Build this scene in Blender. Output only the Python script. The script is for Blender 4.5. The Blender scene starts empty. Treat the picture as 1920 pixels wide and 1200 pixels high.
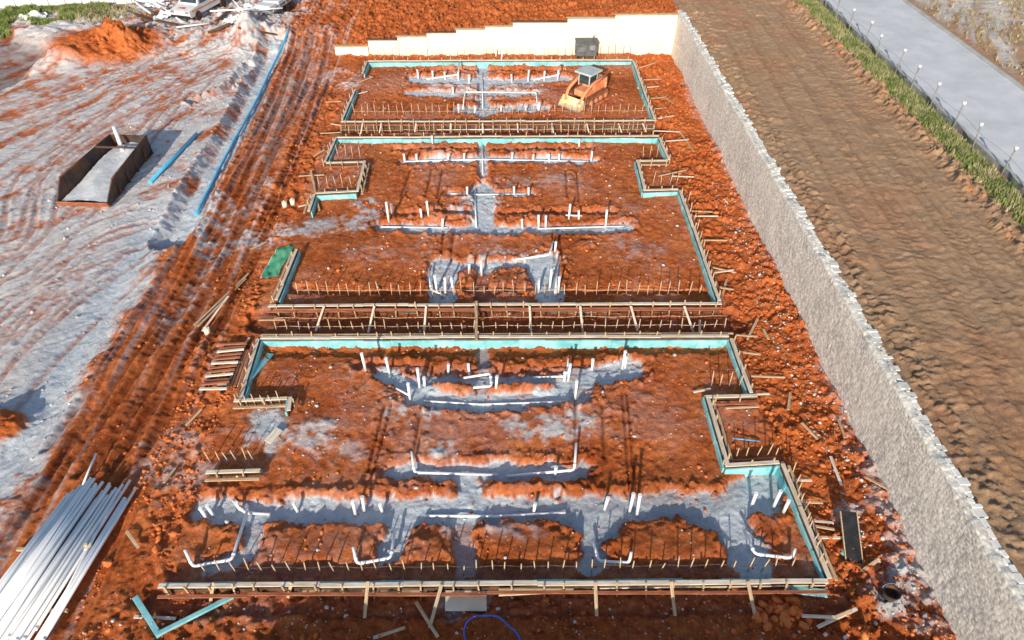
import bpy, math, random
import numpy as np
from mathutils import Vector, Matrix, Quaternion
random.seed(7); rng=np.random.default_rng(7)
scene=bpy.context.scene
COL=scene.collection
# ---------------------------------------------------------------- survey of the place (drone position, metres)
H=24.0; PITCH=math.radians(42.3); YAW=math.radians(0.83); F=1280.0
SP,CP=math.sin(PITCH),math.cos(PITCH)
def G(u,v,z=0.0):
    a=(u-960)/F; b=(600-v)/F
    t=(H-z)/(SP-b*CP); xc=t*a; yc=t*(CP+b*SP)
    return (xc*math.cos(YAW)+yc*math.sin(YAW), -xc*math.sin(YAW)+yc*math.cos(YAW))
def ZAT(v,Y):
    b=(600-v)/F; t=Y/(CP+b*SP); return H+t*(-SP+b*CP)
# ---------------------------------------------------------------- materials
def newmat(name):
    m=bpy.data.materials.new(name); m.use_nodes=True
    nt=m.node_tree; b=nt.nodes['Principled BSDF']; return m,nt,b
def L(nt,a,b): nt.links.new(a,b)
def noise(nt,scale,detail=6,rough=.6,coord=None,dist=0):
    n=nt.nodes.new('ShaderNodeTexNoise'); n.inputs['Scale'].default_value=scale
    n.inputs['Detail'].default_value=detail; n.inputs['Roughness'].default_value=rough; n.inputs['Distortion'].default_value=dist
    if coord is not None: L(nt,coord,n.inputs['Vector'])
    return n
def ramp(nt,fac,stops):
    r=nt.nodes.new('ShaderNodeValToRGB'); L(nt,fac,r.inputs['Fac'])
    e=r.color_ramp.elements
    while len(e)<len(stops): e.new(.5)
    for k,(p,c) in enumerate(stops):
        e[k].position=p; e[k].color=(c[0],c[1],c[2],1)
    return r.outputs['Color']
def mix(nt,fac,a,b,mode='MIX'):
    m=nt.nodes.new('ShaderNodeMix'); m.data_type='RGBA'; m.blend_type=mode
    for s,v in ((0,fac),(6,a),(7,b)):
        if hasattr(v,'is_output'): L(nt,v,m.inputs[s])
        elif s==0: m.inputs[0].default_value=v
        else: m.inputs[s].default_value=(v[0],v[1],v[2],1)
    return m.outputs[2]
def bump(nt,b,h,strength,dist,prev=None):
    n=nt.nodes.new('ShaderNodeBump'); n.inputs['Strength'].default_value=strength; n.inputs['Distance'].default_value=dist
    L(nt,h,n.inputs['Height'])
    if prev is not None: L(nt,prev,n.inputs['Normal'])
    if b is not None: L(nt,n.outputs['Normal'],b.inputs['Normal'])
    return n.outputs['Normal']
def simple(name,c1,c2,scale=3,rough=.7,bs=.3,bd=.02,metal=0,stretch=None,spec=.3,lo=.35,hi=.65):
    m,nt,b=newmat(name); tc=nt.nodes.new('ShaderNodeTexCoord'); co=tc.outputs['Object']
    if stretch:
        mp=nt.nodes.new('ShaderNodeMapping'); mp.inputs['Scale'].default_value=stretch; L(nt,co,mp.inputs['Vector']); co=mp.outputs['Vector']
    n=noise(nt,scale,8,.65,co)
    L(nt,ramp(nt,n.outputs['Fac'],[(lo,c1),(hi,c2)]),b.inputs['Base Color'])
    b.inputs['Roughness'].default_value=rough; b.inputs['Metallic'].default_value=metal
    b.inputs['Specular IOR Level'].default_value=spec
    n2=noise(nt,scale*6,6,.7,co); bump(nt,b,n2.outputs['Fac'],bs,bd)
    return m
M={}
M['wood']=simple('weathered_timber',(.40,.25,.13),(.70,.53,.34),2,.8,.4,.01,stretch=(1,9,9))
M['rail']=simple('pale_timber',(.56,.43,.29),(.86,.78,.66),1.2,.75,.3,.01,stretch=(1,7,7))
M['darkwood']=simple('form_plywood',(.06,.035,.02),(.17,.10,.06),1.5,.7,.3,.01,stretch=(1,5,5))
M['redwood']=simple('form_oiled_timber',(.26,.07,.035),(.46,.18,.09),1.5,.7,.3,.01,stretch=(1,5,5))
M['foam']=simple('turquoise_foam',(.14,.46,.50),(.36,.70,.72),1.3,.7,.15,.01)
M['pvc']=simple('white_pvc',(.86,.87,.88),(.93,.93,.93),2,.35,.08,.005,spec=.5)
M['bluepvc']=simple('blue_pvc',(.05,.42,.75),(.12,.56,.88),1,.35,.05,.005,spec=.5)
M['steel']=simple('rusty_rebar',(.34,.18,.09),(.78,.6,.42),6,.6,.2,.005)
M['cream']=simple('cream_board',(.74,.66,.50),(.88,.83,.68),.5,.8,.2,.02,lo=.25,hi=.6)
M['black']=simple('black_plastic',(.01,.01,.012),(.03,.03,.035),3,.6,.2,.01)
M['rubber']=simple('dark_rubber',(.03,.025,.022),(.16,.08,.05),3,.85,.3,.02)
M['tracks']=simple('muddy_rubber_track',(.1,.04,.025),(.4,.16,.08),3,.9,.5,.03)
M['orange']=simple('dusty_orange_paint',(.78,.2,.07),(.76,.4,.22),2,.6,.1,.01,spec=.3)
M['yellow']=simple('dusty_yellow_paint',(.7,.48,.22),(.8,.7,.5),2,.6,.1,.01,spec=.3)
M['glass']=simple('tinted_glass',(.02,.035,.045),(.05,.07,.08),1,.12,.02,.002,spec=.8)
M['grey']=simple('grey_roof_paint',(.42,.5,.49),(.58,.64,.6),2,.5,.1,.01)
M['dgrey']=simple('shadow_block_grey',(.07,.08,.085),(.14,.15,.15),2,.55,.15,.01)
M['white']=simple('white_paint',(.68,.68,.68),(.85,.85,.84),2,.45,.05,.01,spec=.5)
M['whiteslurry']=simple('white_slurry',(.5,.54,.57),(.78,.79,.8),1.2,.8,.6,.08)
M['bin']=simple('rusty_bin_paint',(.16,.07,.035),(.03,.03,.035),1.3,.6,.2,.01)
M['green']=simple('green_tarp',(.04,.28,.15),(.16,.46,.26),2,.7,.5,.04)
M['concrete']=simple('road_concrete',(.58,.58,.60),(.72,.72,.73),.5,.75,.25,.01)
M['kerb']=simple('kerb_concrete',(.4,.4,.38),(.55,.55,.52),1,.8,.3,.01)
M['fabric']=simple('silt_fabric',(.16,.17,.16),(.3,.31,.29),2,.8,.3,.01)
M['metal']=simple('galvanised_metal',(.35,.36,.37),(.55,.56,.57),3,.4,.1,.005,metal=.7)
M['hose']=simple('blue_hose',(.02,.12,.7),(.05,.25,.85),2,.4,.05,.003)
M['clod']=simple('red_clods',(.44,.10,.03),(.84,.27,.085),1.1,.95,.8,.05,spec=.1)
M['gravel']=simple('pale_stones',(.42,.4,.38),(.78,.75,.7),1.1,.9,.5,.03,spec=.2)
def ground_material():
    m,nt,b=newmat('site_soil'); tc=nt.nodes.new('ShaderNodeTexCoord'); co=tc.outputs['Object']
    at=nt.nodes.new('ShaderNodeAttribute'); at.attribute_name='zones'
    at2=nt.nodes.new('ShaderNodeAttribute'); at2.attribute_name='shade_blue_gravel'
    sep=nt.nodes.new('ShaderNodeSeparateColor'); L(nt,at.outputs['Color'],sep.inputs['Color'])
    n1=noise(nt,.45,8,.65,co,.4); n2=noise(nt,3.3,12,.75,co); n3=noise(nt,20,8,.75,co)
    n1r=ramp(nt,n1.outputs['Fac'],[(.35,(0,0,0)),(.65,(1,1,1))])
    red=mix(nt,n1r,ramp(nt,n2.outputs['Fac'],[(.32,(.26,.045,.013)),(.68,(.80,.205,.052))]),
               ramp(nt,n2.outputs['Fac'],[(.32,(.46,.105,.032)),(.68,(.92,.31,.10))]))
    tan=ramp(nt,n2.outputs['Fac'],[(.3,(.36,.235,.145)),(.7,(.66,.47,.31))])
    tan=mix(nt,n1.outputs['Fac'],tan,(.56,.33,.18))
    sand=ramp(nt,n2.outputs['Fac'],[(.28,(.64,.64,.64)),(.7,(.90,.89,.87))])
    bg=ramp(nt,n2.outputs['Fac'],[(.28,(.54,.64,.71)),(.7,(.84,.92,.97))])  # blue of shaded trench sand put into the gravel colour
    sand=mix(nt,at2.outputs['Fac'],sand,bg)
    c=mix(nt,sep.outputs['Green'],red,tan)
    c=mix(nt,sep.outputs['Red'],c,sand)
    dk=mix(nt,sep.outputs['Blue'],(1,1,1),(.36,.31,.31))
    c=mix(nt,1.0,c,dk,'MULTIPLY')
    fine=ramp(nt,n3.outputs['Fac'],[(.3,(.60,.58,.58)),(.7,(1.18,1.18,1.18))])
    fm=mix(nt,.25,fine,(1,1,1))
    c=mix(nt,1.0,c,fm,'MULTIPLY')
    vo=nt.nodes.new('ShaderNodeTexVoronoi'); vo.inputs['Scale'].default_value=3.6; L(nt,co,vo.inputs['Vector'])
    sp=ramp(nt,vo.outputs['Distance'],[(.06,(1,1,1)),(.10,(0,0,0))])
    sm=nt.nodes.new('ShaderNodeMath'); sm.operation='MULTIPLY'; L(nt,sp,sm.inputs[0]); sm.inputs[1].default_value=.6
    c=mix(nt,sm.outputs[0],c,(.8,.7,.62))
    L(nt,c,b.inputs['Base Color']); b.inputs['Roughness'].default_value=.95; b.inputs['Specular IOR Level'].default_value=.1
    p=bump(nt,None,n2.outputs['Fac'],.85,.17)
    bump(nt,b,n3.outputs['Fac'],.75,.05,p)
    return m
M['ground']=ground_material()
def stone_material():
    m,nt,b=newmat('gravel_faced_wall'); tc=nt.nodes.new('ShaderNodeTexCoord'); co=tc.outputs['Object']
    mp=nt.nodes.new('ShaderNodeMapping'); mp.inputs['Scale'].default_value=(1,.75,1.25); L(nt,co,mp.inputs['Vector']); co2=mp.outputs['Vector']
    vo=nt.nodes.new('ShaderNodeTexVoronoi'); vo.inputs['Scale'].default_value=8.5; vo.inputs['Randomness'].default_value=.6; L(nt,co2,vo.inputs['Vector'])
    bw=nt.nodes.new('ShaderNodeRGBToBW'); L(nt,vo.outputs['Color'],bw.inputs[0])
    c=ramp(nt,bw.outputs[0],[(.15,(.56,.53,.48)),(.85,(.96,.92,.84))])
    j=ramp(nt,vo.outputs['Distance'],[(.35,(1,1,1)),(.75,(.62,.6,.58))]); c=mix(nt,1.0,c,j,'MULTIPLY')
    n=noise(nt,.3,9,.75,co); n_=ramp(nt,n.outputs['Fac'],[(.35,(0,0,0)),(.65,(.6,.6,.6))]); c=mix(nt,n_,c,(.88,.83,.74))
    L(nt,c,b.inputs['Base Color']); b.inputs['Roughness'].default_value=.9
    n2=noise(nt,14,8,.75,co)
    p=bump(nt,None,n2.outputs['Fac'],.5,.03)
    nn=nt.nodes.new('ShaderNodeMath'); nn.operation='MULTIPLY'; nn.inputs[1].default_value=-1; L(nt,vo.outputs['Distance'],nn.inputs[0])
    bump(nt,b,nn.outputs[0],.5,.03,p)
    return m
M['stone']=stone_material()
def leaf_material(name,cols):
    m,nt,b=newmat(name); tc=nt.nodes.new('ShaderNodeTexCoord')
    n=noise(nt,.9,5,.6,tc.outputs['Object'])
    L(nt,ramp(nt,n.outputs['Fac'],[(.3,cols[0]),(.5,cols[1]),(.72,cols[2])]),b.inputs['Base Color'])
    b.inputs['Roughness'].default_value=.8
    return m
M['grass']=leaf_material('rough_grass',((.09,.17,.03),(.2,.28,.06),(.46,.4,.18)))
M['straw']=leaf_material('dry_straw_grass',((.2,.2,.08),(.42,.36,.2),(.6,.52,.34)))
# ---------------------------------------------------------------- object helpers
def mesh_obj(name,verts,faces,mat,parent=None,smooth=False):
    me=bpy.data.meshes.new(name); me.from_pydata([tuple(v) for v in verts],[],[tuple(f) for f in faces]); me.update()
    me.materials.append(mat)
    if smooth: me.polygons.foreach_set('use_smooth',[True]*len(me.polygons))
    o=bpy.data.objects.new(name,me); COL.objects.link(o)
    if parent is not None: o.parent=parent
    return o
def empty(name,loc,rz=0):
    o=bpy.data.objects.new(name,None); o.empty_display_size=.3; o.location=loc; o.rotation_euler=(0,0,rz); COL.objects.link(o); return o
def tag(o,label,cat,group=None,kind=None):
    o['label']=label; o['category']=cat
    if group: o['group']=group
    if kind: o['kind']=kind
    return o
def box_geo(c,s,rot=(0,0,0),ch=.0):
    hx,hy,hz_=s[0]/2,s[1]/2,s[2]/2
    ch=min(ch,hx*.45,hy*.45,hz_*.45)
    V=[];Fc=[]
    R=Matrix.Rotation(rot[2],3,'Z')@Matrix.Rotation(rot[1],3,'Y')@Matrix.Rotation(rot[0],3,'X')
    if ch<=0:
        for sx in(-1,1):
            for sy in(-1,1):
                for sz in(-1,1): V.append(R@Vector((sx*hx,sy*hy,sz*hz_))+Vector(c))
        Fc=[(0,1,3,2),(4,6,7,5),(0,4,5,1),(2,3,7,6),(0,2,6,4),(1,5,7,3)]
    else:
        def ring(z,i):
            a,b=hx-i,hy-i
            return [(a,-b+ch,z),(a,b-ch,z),(a-ch,b,z),(-a+ch,b,z),(-a,b-ch,z),(-a,-b+ch,z),(-a+ch,-b,z),(a-ch,-b,z)]
        for z,i in((-hz_,ch),(-hz_+ch,0),(hz_-ch,0),(hz_,ch)):
            for p in ring(z,i): V.append(R@Vector(p)+Vector(c))
        for k in range(3):
            for j in range(8):
                a=k*8+j;b=k*8+(j+1)%8; Fc.append((a,b,b+8,a+8))
        Fc.append(tuple(reversed(range(8)))); Fc.append(tuple(range(24,32)))
    return V,Fc
def boxes(name,lst,mat,parent=None):
    V=[];Fc=[]
    for it in lst:
        c,s=it[0],it[1]; rot=it[2] if len(it)>2 else (0,0,0); ch=it[3] if len(it)>3 else 0
        v,f=box_geo(c,s,rot,ch); o=len(V); V+=v; Fc+=[tuple(i+o for i in q) for q in f]
    return mesh_obj(name,V,Fc,mat,parent)
def fillet(pts,r):
    P=[Vector(p) for p in pts]; out=[P[0]]
    for i in range(1,len(P)-1):
        a,b,c=P[i-1],P[i],P[i+1]; d1=(a-b);d2=(c-b); rr=min(r,d1.length*.45,d2.length*.45)
        s=b+d1.normalized()*rr; e=b+d2.normalized()*rr
        for k in range(5):
            t=k/4; out.append((1-t)**2*s+2*t*(1-t)*b+t*t*e)
    out.append(P[-1]); return out
def tube_geo(pts,r,n=10):
    V=[];Fc=[]; P=[Vector(p) for p in pts]; nrm=None
    for i,p in enumerate(P):
        t=(P[min(i+1,len(P)-1)]-P[max(i-1,0)]).normalized()
        if nrm is None: nrm=t.orthogonal().normalized()
        else: nrm=(nrm-t*nrm.dot(t)).normalized()
        bn=t.cross(nrm)
        for k in range(n):
            a=2*math.pi*k/n; V.append(p+(nrm*math.cos(a)+bn*math.sin(a))*r)
    for i in range(len(P)-1):
        for k in range(n):
            a=i*n+k;b=i*n+(k+1)%n; Fc.append((a,b,b+n,a+n))
    Fc.append(tuple(reversed(range(n)))); Fc.append(tuple(range((len(P)-1)*n,len(P)*n)))
    return V,Fc
def tubes(name,lst,mat,parent=None,n=10):
    V=[];Fc=[]
    for pts,r in lst:
        v,f=tube_geo(pts,r,n); o=len(V); V+=v; Fc+=[tuple(i+o for i in q) for q in f]
    o=mesh_obj(name,V,Fc,mat,parent,True)
    for p in o.data.polygons:
        if len(p.vertices)>4: p.use_smooth=False
    return o
# ---------------------------------------------------------------- terrain
def grow(start,end,step,fac):
    out=[];x=start;s=step
    while (x<end if end>start else x>end):
        s*=fac; x+= s if end>start else -s; out.append(x)
    return out
xs=list(np.arange(-15,16.4,.065))
xs=sorted(grow(-34,-60,.14,1.02)[::-1])+list(np.arange(-34,-15,.09))+xs+list(np.arange(16.45,40,.13))
xs=sorted(grow(-60,-900,.6,1.12))+[x for x in xs if x>-60]+grow(40,900,.3,1.12)
xs=np.array(sorted(set(np.round(xs,4))))
ys=list(np.arange(8.5,30,.065))+list(np.arange(30,62,.09))+list(np.arange(62,63,.06))+list(np.arange(63.1,84,.16))
ys=sorted(grow(8.5,-700,.1,1.12))+ys+grow(84,1200,.4,1.12)
ys=np.array(sorted(set(np.round(ys,4))))
X,Y=np.meshgrid(xs,ys)
tabs=[rng.random((256,256)) for _ in range(12)]
def vn(x,y,k=0):
    T=tabs[k%12]; xi=np.floor(x).astype(int); yi=np.floor(y).astype(int); fx=x-xi; fy=y-yi
    fx=fx*fx*fx*(fx*(fx*6-15)+10); fy=fy*fy*fy*(fy*(fy*6-15)+10)
    a=T[xi&255,yi&255];b=T[(xi+1)&255,yi&255];c=T[xi&255,(yi+1)&255];d=T[(xi+1)&255,(yi+1)&255]
    return (a*(1-fx)+b*fx)*(1-fy)+(c*(1-fx)+d*fx)*fy
def fbm(x,y,sc,oc=4,k=0,gain=.5):
    s=0;a=1;tot=0; x=x*sc;y=y*sc
    for i in range(oc):
        s=s+a*vn(x,y,k+i); tot+=a; a*=gain
        x,y=(x*1.6-y*1.2)+13.7,(x*1.2+y*1.6)+7.1
    return s/tot
def ss(a,b,v):
    t=np.clip((v-a)/(b-a),0,1); return t*t*(3-2*t)
N0=fbm(X,Y,.25,4,0); N1=fbm(X,Y,.9,4,3); N2=fbm(X,Y,2.6,4,6,.65)
bil=1-np.abs(2*fbm(X,Y,2.0,4,2,.6)-1)
clump=np.clip(fbm(X,Y,3.6,3,8,.6)-.45,0,1)*2.4
EDGE=(fbm(X,Y,1.5,4,5,.75)-.5)
pit=(1-ss(15.62,15.85,X))
sb=ss(62.38,62.62,Y)
soft=ss(61,67,Y)
lft=1-ss(-13.8,-13.0,X)
sb=sb*(1-lft)+soft*lft
zb=.75+(np.clip((X+13.5)/29.1,0,1))*2.75
up=3.5
Z=(1-pit)*up + pit*sb*zb
rough=np.full_like(X,.11)
inside=ss(-13.3,-12.6,X)*(1-ss(11.2,11.8,X))*ss(11.5,12.3,Y)*(1-ss(61,62,Y))
rough=rough*(1-inside)+.05*inside
strip=ss(10.9,12.2,X)*pit*ss(5,8,Y)*(1-sb)
rough=rough+strip*.11*(.3+ss(.4,.65,N0))
hr=ss(-20.5,-19.2,X)*(1-ss(-15,-13.5,X))
rough=rough*(1-hr*.55)
leftedge=ss(-16.2,-15.2,X)*(1-ss(-13.2,-12.4,X))*(Y<60)
rough=rough+leftedge*.09*ss(.4,.6,N0)
front=(1-ss(11.8,12.4,Y))*ss(-15,-12,X)*pit
rough=rough+front*.06
sandzone=1-ss(-20.8,-19.6,X+EDGE*3+ (N0-.5)*3)
rough=rough*(1-sandzone*.75)
upper=(1-pit)
rough=rough*(1-upper*.6)
behind=pit*sb; rough=rough+behind*.18
Z+= rough*((N1-.5)*1.6+(N2-.5)*1.5+(bil-.6)*.6) + rough*clump*1.1
Z+= (N0-.5)*.4*(1-inside)*(1-upper)*(1-sandzone*.5)+ (N0-.5)*.3*inside + inside*.14
rut=fbm(X*3.4+ (N0-.5)*.8,Y*.06,1,3,4)
Z+= hr*(rut-.5)*.42
al=X*.59+Y*.81; ac=X*.81-Y*.59+(N0-.5)*1.4+np.sin(Y*.12)*2
st=fbm(ac*1.6,al*.14,1,5,9,.65); st2=fbm(ac*5,al*.25,1,3,1)
Z+= sandzone*((st2-.5)*.10+(N1-.5)*.08)
dip=np.exp(-((X+21.9+ (N0-.5)*2)/1.5)**2)*(1-ss(34,40,Y))
Z-= dip*.4
tr=fbm(X*6.5+(N0-.5)*1.2,Y*.14,1,3,2); lug=fbm(X*2.2,Y*5.2+(N0-.5)*3,1,3,5)
ben=upper*(1-ss(26,27,X))
Z+= ben*((tr-.5)*.15+(lug-.5)*.04+(N1-.5)*.10)
berm=np.exp(-((X-26.4-(EDGE*1.2))/.6)**2)*upper
Z+= berm*(.25+clump*.35)
Z+= upper*ss(16,16.8,X)*(1-ss(17.2,18.2,X+EDGE))*(clump*.15)
roadflat=ss(28.3,28.9,X)*(1-ss(37,38,X))
Z=Z*(1-roadflat)+ (up+.05)*roadflat
far=ss(37,39,X)
Z=Z*(1-far)+far*(up+.1+(N0-.5)*.6+(st2-.5)*.15)
bank=ss(-10.5,-8.5,X+EDGE*2)*(1-ss(10,12,X+EDGE*2))*(1-ss(5.4,8.2,Y))*ss(-6,2,Y)  # mask of the added unseen bank that shades the near ground
Z+= bank*2.4  # unseen soil bank, put in to shade the near ground
TR=np.zeros_like(X); SAND=np.zeros_like(X); DARK=np.zeros_like(X); BERM=np.zeros_like(X); BLUE=np.zeros_like(X); SOIL=np.zeros_like(X)
def win(p,m):
    p=np.array(p); x0,y0=p.min(0)-m; x1,y1=p.max(0)+m
    i0,i1=np.searchsorted(xs,[x0,x1]); j0,j1=np.searchsorted(ys,[y0,y1]); return slice(j0,j1),slice(i0,i1)
def sdline(p,w):
    x=X[w];y=Y[w]; d=np.full(x.shape,1e9)
    for (ax,ay),(bx,by) in zip(p[:-1],p[1:]):
        dx,dy=bx-ax,by-ay; t=np.clip(((x-ax)*dx+(y-ay)*dy)/(dx*dx+dy*dy+1e-9),0,1)
        d=np.minimum(d,np.hypot(x-ax-t*dx,y-ay-t*dy))
    return d
def trench(px,width,depth,sand=1.,rag=.8,fe=.08,dark=0,z=0,berm=.06):
    p=[G(u,v,z) for u,v in px]; w=win(p,width+1.5)
    d=sdline(p,w)-width/2+EDGE[w]*rag
    TR[w]=np.maximum(TR[w],depth*(1-ss(-fe,fe,d)))
    k=(1-ss(-fe-.04,-fe+.1,d+(N2[w]-.5)*.16))
    SAND[w]=np.maximum(SAND[w],sand*k*np.clip(1.15-np.clip((N1[w]-.6)*4,0,1)*.5,0,1))
    if sand>.15: BLUE[w]=np.maximum(BLUE[w],k*.9)
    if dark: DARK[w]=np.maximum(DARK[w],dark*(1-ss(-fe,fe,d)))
    if berm: BERM[w]=np.maximum(BERM[w],berm*np.exp(-((d-.24)/.17)**2)*(.2+2.6*clump[w]+N1[w]))
def smooth(p):
    P=[Vector((a,b,0)) for a,b in p]; out=[]
    for i in range(len(P)-1):
        p0=P[max(i-1,0)];p1=P[i];p2=P[i+1];p3=P[min(i+2,len(P)-1)]
        for k in range(6):
            t=k/6; q=.5*((2*p1)+(p2-p0)*t+(2*p0-5*p1+4*p2-p3)*t*t+(-p0+3*p1-3*p2+p3)*t**3); out.append((q.x,q.y))
    out.append(p[-1]); return out
def track(px,wid=.35,gap=1.7,depth=.09,dark=.35,z=0,cl=.25,soil=0):
    P=smooth([G(u,v,z) for u,v in px]); 
    for s in(-.5,.5):
        Q=[]
        for i,(a,b) in enumerate(P):
            c=P[max(i-1,0)];e=P[min(i+1,len(P)-1)]; dx,dy=e[0]-c[0],e[1]-c[1]; l=math.hypot(dx,dy)+1e-9; Q.append((a-dy/l*gap*s,b+dx/l*gap*s))
        w=win(Q,1); d=sdline(Q,w)-wid/2+EDGE[w]*.25; k=(1-ss(-.08,.08,d))
        cleat=(1-cl)+cl*np.sin((X[w]*.6+Y[w])*14)
        TR[w]=np.maximum(TR[w],depth*k*cleat); DARK[w]=np.maximum(DARK[w],dark*k*(.4+.9*np.clip(N1[w],0,1)))
        BERM[w]=np.maximum(BERM[w],.04*np.exp(-((d-.15)/.1)**2))
        if soil: SOIL[w]=np.maximum(SOIL[w],soil*k*np.clip(N1[w]*2.2-.5,0,1))
def blob(px,sand=0,dz=0,dark=0,fe=.5,rag=1.8,thr=.0,blue=.0):
    p=[G(u,v) for u,v in px]; w=win(p,fe+1.5); x=X[w];y=Y[w]
    d=sdline(p+[p[0]],w); inn=np.zeros(x.shape,bool)
    q=p+[p[0]]
    for (ax,ay),(bx,by) in zip(q[:-1],q[1:]):
        cond=((ay>y)!=(by>y))&(x<(bx-ax)*(y-ay)/((by-ay)+1e-12)+ax); inn^=cond
    sd=np.where(inn,-d,d)+EDGE[w]*rag; k=1-ss(-fe,fe*.3,sd)
    tex=np.clip(.55+ (N2[w]-.5)*3.6+(N1[w]-.5)*2,0,1) if thr else 1
    SAND[w]=np.maximum(SAND[w],sand*k*tex); DARK[w]=np.maximum(DARK[w],dark*k); Z[w]+=dz*k
    if blue: BLUE[w]=np.maximum(BLUE[w],blue*k)
def ell(u,v,ru,rv,n=10): return [(u+ru*math.cos(2*math.pi*i/n),v+rv*math.sin(2*math.pi*i/n)) for i in range(n)]
T=trench
D=.24
T([(385,955),(470,962),(700,958),(880,955),(1100,952),(1300,945),(1440,942)],1.25,D)
T([(700,950),(760,975),(735,1035)],1.1,D); T([(878,885),(880,950)],1.1,D); T([(875,960),(872,1068)],.8,.3,.5)
T([(1090,955),(1110,1000),(1105,1062)],1.0,D); T([(1060,960),(1130,985)],1.4,D); T([(1290,950),(1370,985),(1400,1030),(1415,1060)],1.5,D)
T([(1390,930),(1440,908)],1.5,D); T([(485,970),(468,1040),(390,1066)],.7,.2,.9)
T([(735,886),(860,888),(1090,884)],.9,D,1)
T([(775,750),(900,757),(1000,752),(1090,742)],1.15,D); T([(725,706),(800,738)],1.1,D); T([(1065,735),(1105,705),(1185,692)],1.5,D)
T([(680,688),(900,700),(1200,685)],.6,.3,.15); T([(905,655),(905,750)],.5,.25,.6); T([(800,712),(1070,712)],.8,D,.9)
T([(510,662),(900,660),(1345,656)],.7,.2,0,berm=0); T([(330,1078),(1490,1070)],.6,.22,.1,berm=0)
T([(712,427),(905,434),(1170,429)],1.05,D); T([(905,350),(905,432)],1.35,D); T([(845,366),(995,366)],.7,.2,.6); T([(730,402),(1150,400)],.6,.24,.14)
T([(762,305),(905,300),(1108,303)],1.1,D,1); T([(740,282),(1110,280)],.6,.24,.3); T([(905,268),(905,330)],.8,D,.8)
T([(905,500),(905,560)],.9,.36,.14,dark=.3); T([(832,500),(830,556)],1.7,D); T([(1015,492),(1030,556)],1.8,D); T([(835,500),(1035,498)],.9,.18,1)
T([(540,548),(1320,548)],.6,.22,0,berm=0)
T([(780,152),(905,156),(1055,150)],1.7,D,1); T([(765,178),(1000,180)],1.1,.12,.9); T([(860,207),(1015,205)],1.5,D,1); T([(905,125),(905,218)],1.0,D,.9); T([(785,134),(1050,132)],.7,.24,.14)
T([(500,606),(1370,600)],1.9,.28,.03,.3,dark=.5,berm=0); T([(640,244),(1230,242)],1.6,.3,.03,.3,dark=.5,berm=0)  # gaps between form rows, their shade darkened into the soil colour
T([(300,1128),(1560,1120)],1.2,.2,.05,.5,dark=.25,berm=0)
for a in [[(790,770),(775,862)],[(735,765),(700,895)],[(722,765),(690,890)],[(1078,745),(1077,858)],[(1128,765),(1132,860)],[(1165,742),(1180,925)],[(1174,742),(1192,925)],
          [(770,322),(752,372)],[(810,322),(798,372)],[(830,322),(820,375)],[(1060,322),(1063,372)],[(1080,322),(1085,380)],[(832,440),(826,492)],[(850,440),(845,492)],[(1035,438),(1040,490)],[(1048,438),(1054,490)]]:
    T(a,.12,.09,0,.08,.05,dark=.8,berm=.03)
T([(520,80),(440,240),(395,310),(345,400),(318,440)],2.1,.7,.97,.3,.45,berm=.08)
T([(470,120),(420,170),(360,190)],.8,.4,.4,.5,.2,berm=.1)
for p in [[(575,70),(500,260),(380,520),(200,790),(20,1050)],[(600,80),(540,260),(430,480),(290,700),(110,950)],[(548,80),(470,260),(390,420),(260,640),(120,840)],[(600,150),(480,420),(330,700),(180,900)]]: track(p,.42,1.8,.13,.75,cl=.06)
for p in [[(-60,360),(120,260),(420,120)],[(-60,430),(150,300),(300,200),(440,140)],[(-60,480),(60,440),(120,300),(330,140)],[(-60,560),(60,520),(160,440),(260,400)],[(0,640),(80,560),(250,470)],[(-60,250),(150,190),(330,100)],[(-40,330),(100,220),(260,120)],[(300,240),(400,130)],[(-50,600),(150,400),(340,170)],[(-60,850),(40,700),(180,560),(300,470)],[(-60,290),(200,180),(360,150)],[(-60,520),(30,440),(60,330),(200,220)],[(-60,740),(60,600),(200,470)],[(-60,680),(100,520),(300,420)],[(-60,220),(200,150),(420,100)]]: track(p,.3,1.7,.05,.22,cl=.2,soil=.6)
for p in [[(1380,60),(1500,290),(1720,640),(1960,1000)],[(1440,30),(1620,270),(1900,660)],[(1410,30),(1560,290),(1820,690),(1990,930)],[(1480,20),(1700,280),(1980,620)]]: track(p,.35,1.9,.06,.25,z=3.5,cl=.3)
blob(ell(505,815,44,42),.95,.04,blue=.7); blob(ell(590,825,52,40),.85,.04,thr=1); blob(ell(640,850,70,28),.5,thr=1); blob(ell(838,850,44,22),1,.05,thr=1,blue=.4); blob(ell(1030,800,90,42),.9,.02,thr=1)
blob(ell(780,775,60,28),.8,thr=1); blob(ell(830,990,40,20),.6,thr=1,blue=1); blob(ell(960,1000,60,25),.55,thr=1,blue=1); blob(ell(690,400,34,30),.95,.03,thr=1); blob([(430,440),(560,415),(700,395),(700,432),(560,455),(430,475)],.95,.04,thr=1)
blob(ell(965,490,90,22),.95,thr=1); blob(ell(890,390,50,28),.95,.05,thr=1,blue=.5); blob(ell(905,172,130,18),.7,thr=1); blob(ell(870,1125,60,30),1,-.1); blob(ell(1690,1120,70,70),.9,thr=1,blue=.8); blob(ell(1600,965,30,30),.8,thr=1,blue=.8)
blob([(1480,520),(1530,520),(1690,900),(1800,1190),(1720,1190),(1610,900)],.6,thr=1,blue=.6); blob([(1290,100),(1310,180),(1480,520),(1460,530),(1270,160)],.4,thr=1)
blob(ell(330,870,100,70),.4,thr=1); blob(ell(400,420,50,75),.95,thr=1,blue=.4); blob(ell(640,150,50,24),.7,thr=1); blob([(560,70),(640,60),(580,200),(520,300),(460,330),(500,180)],.45,thr=1)
blob([(430,440),(470,330),(520,330),(380,560),(300,650),(290,600)],.6,thr=1)
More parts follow.
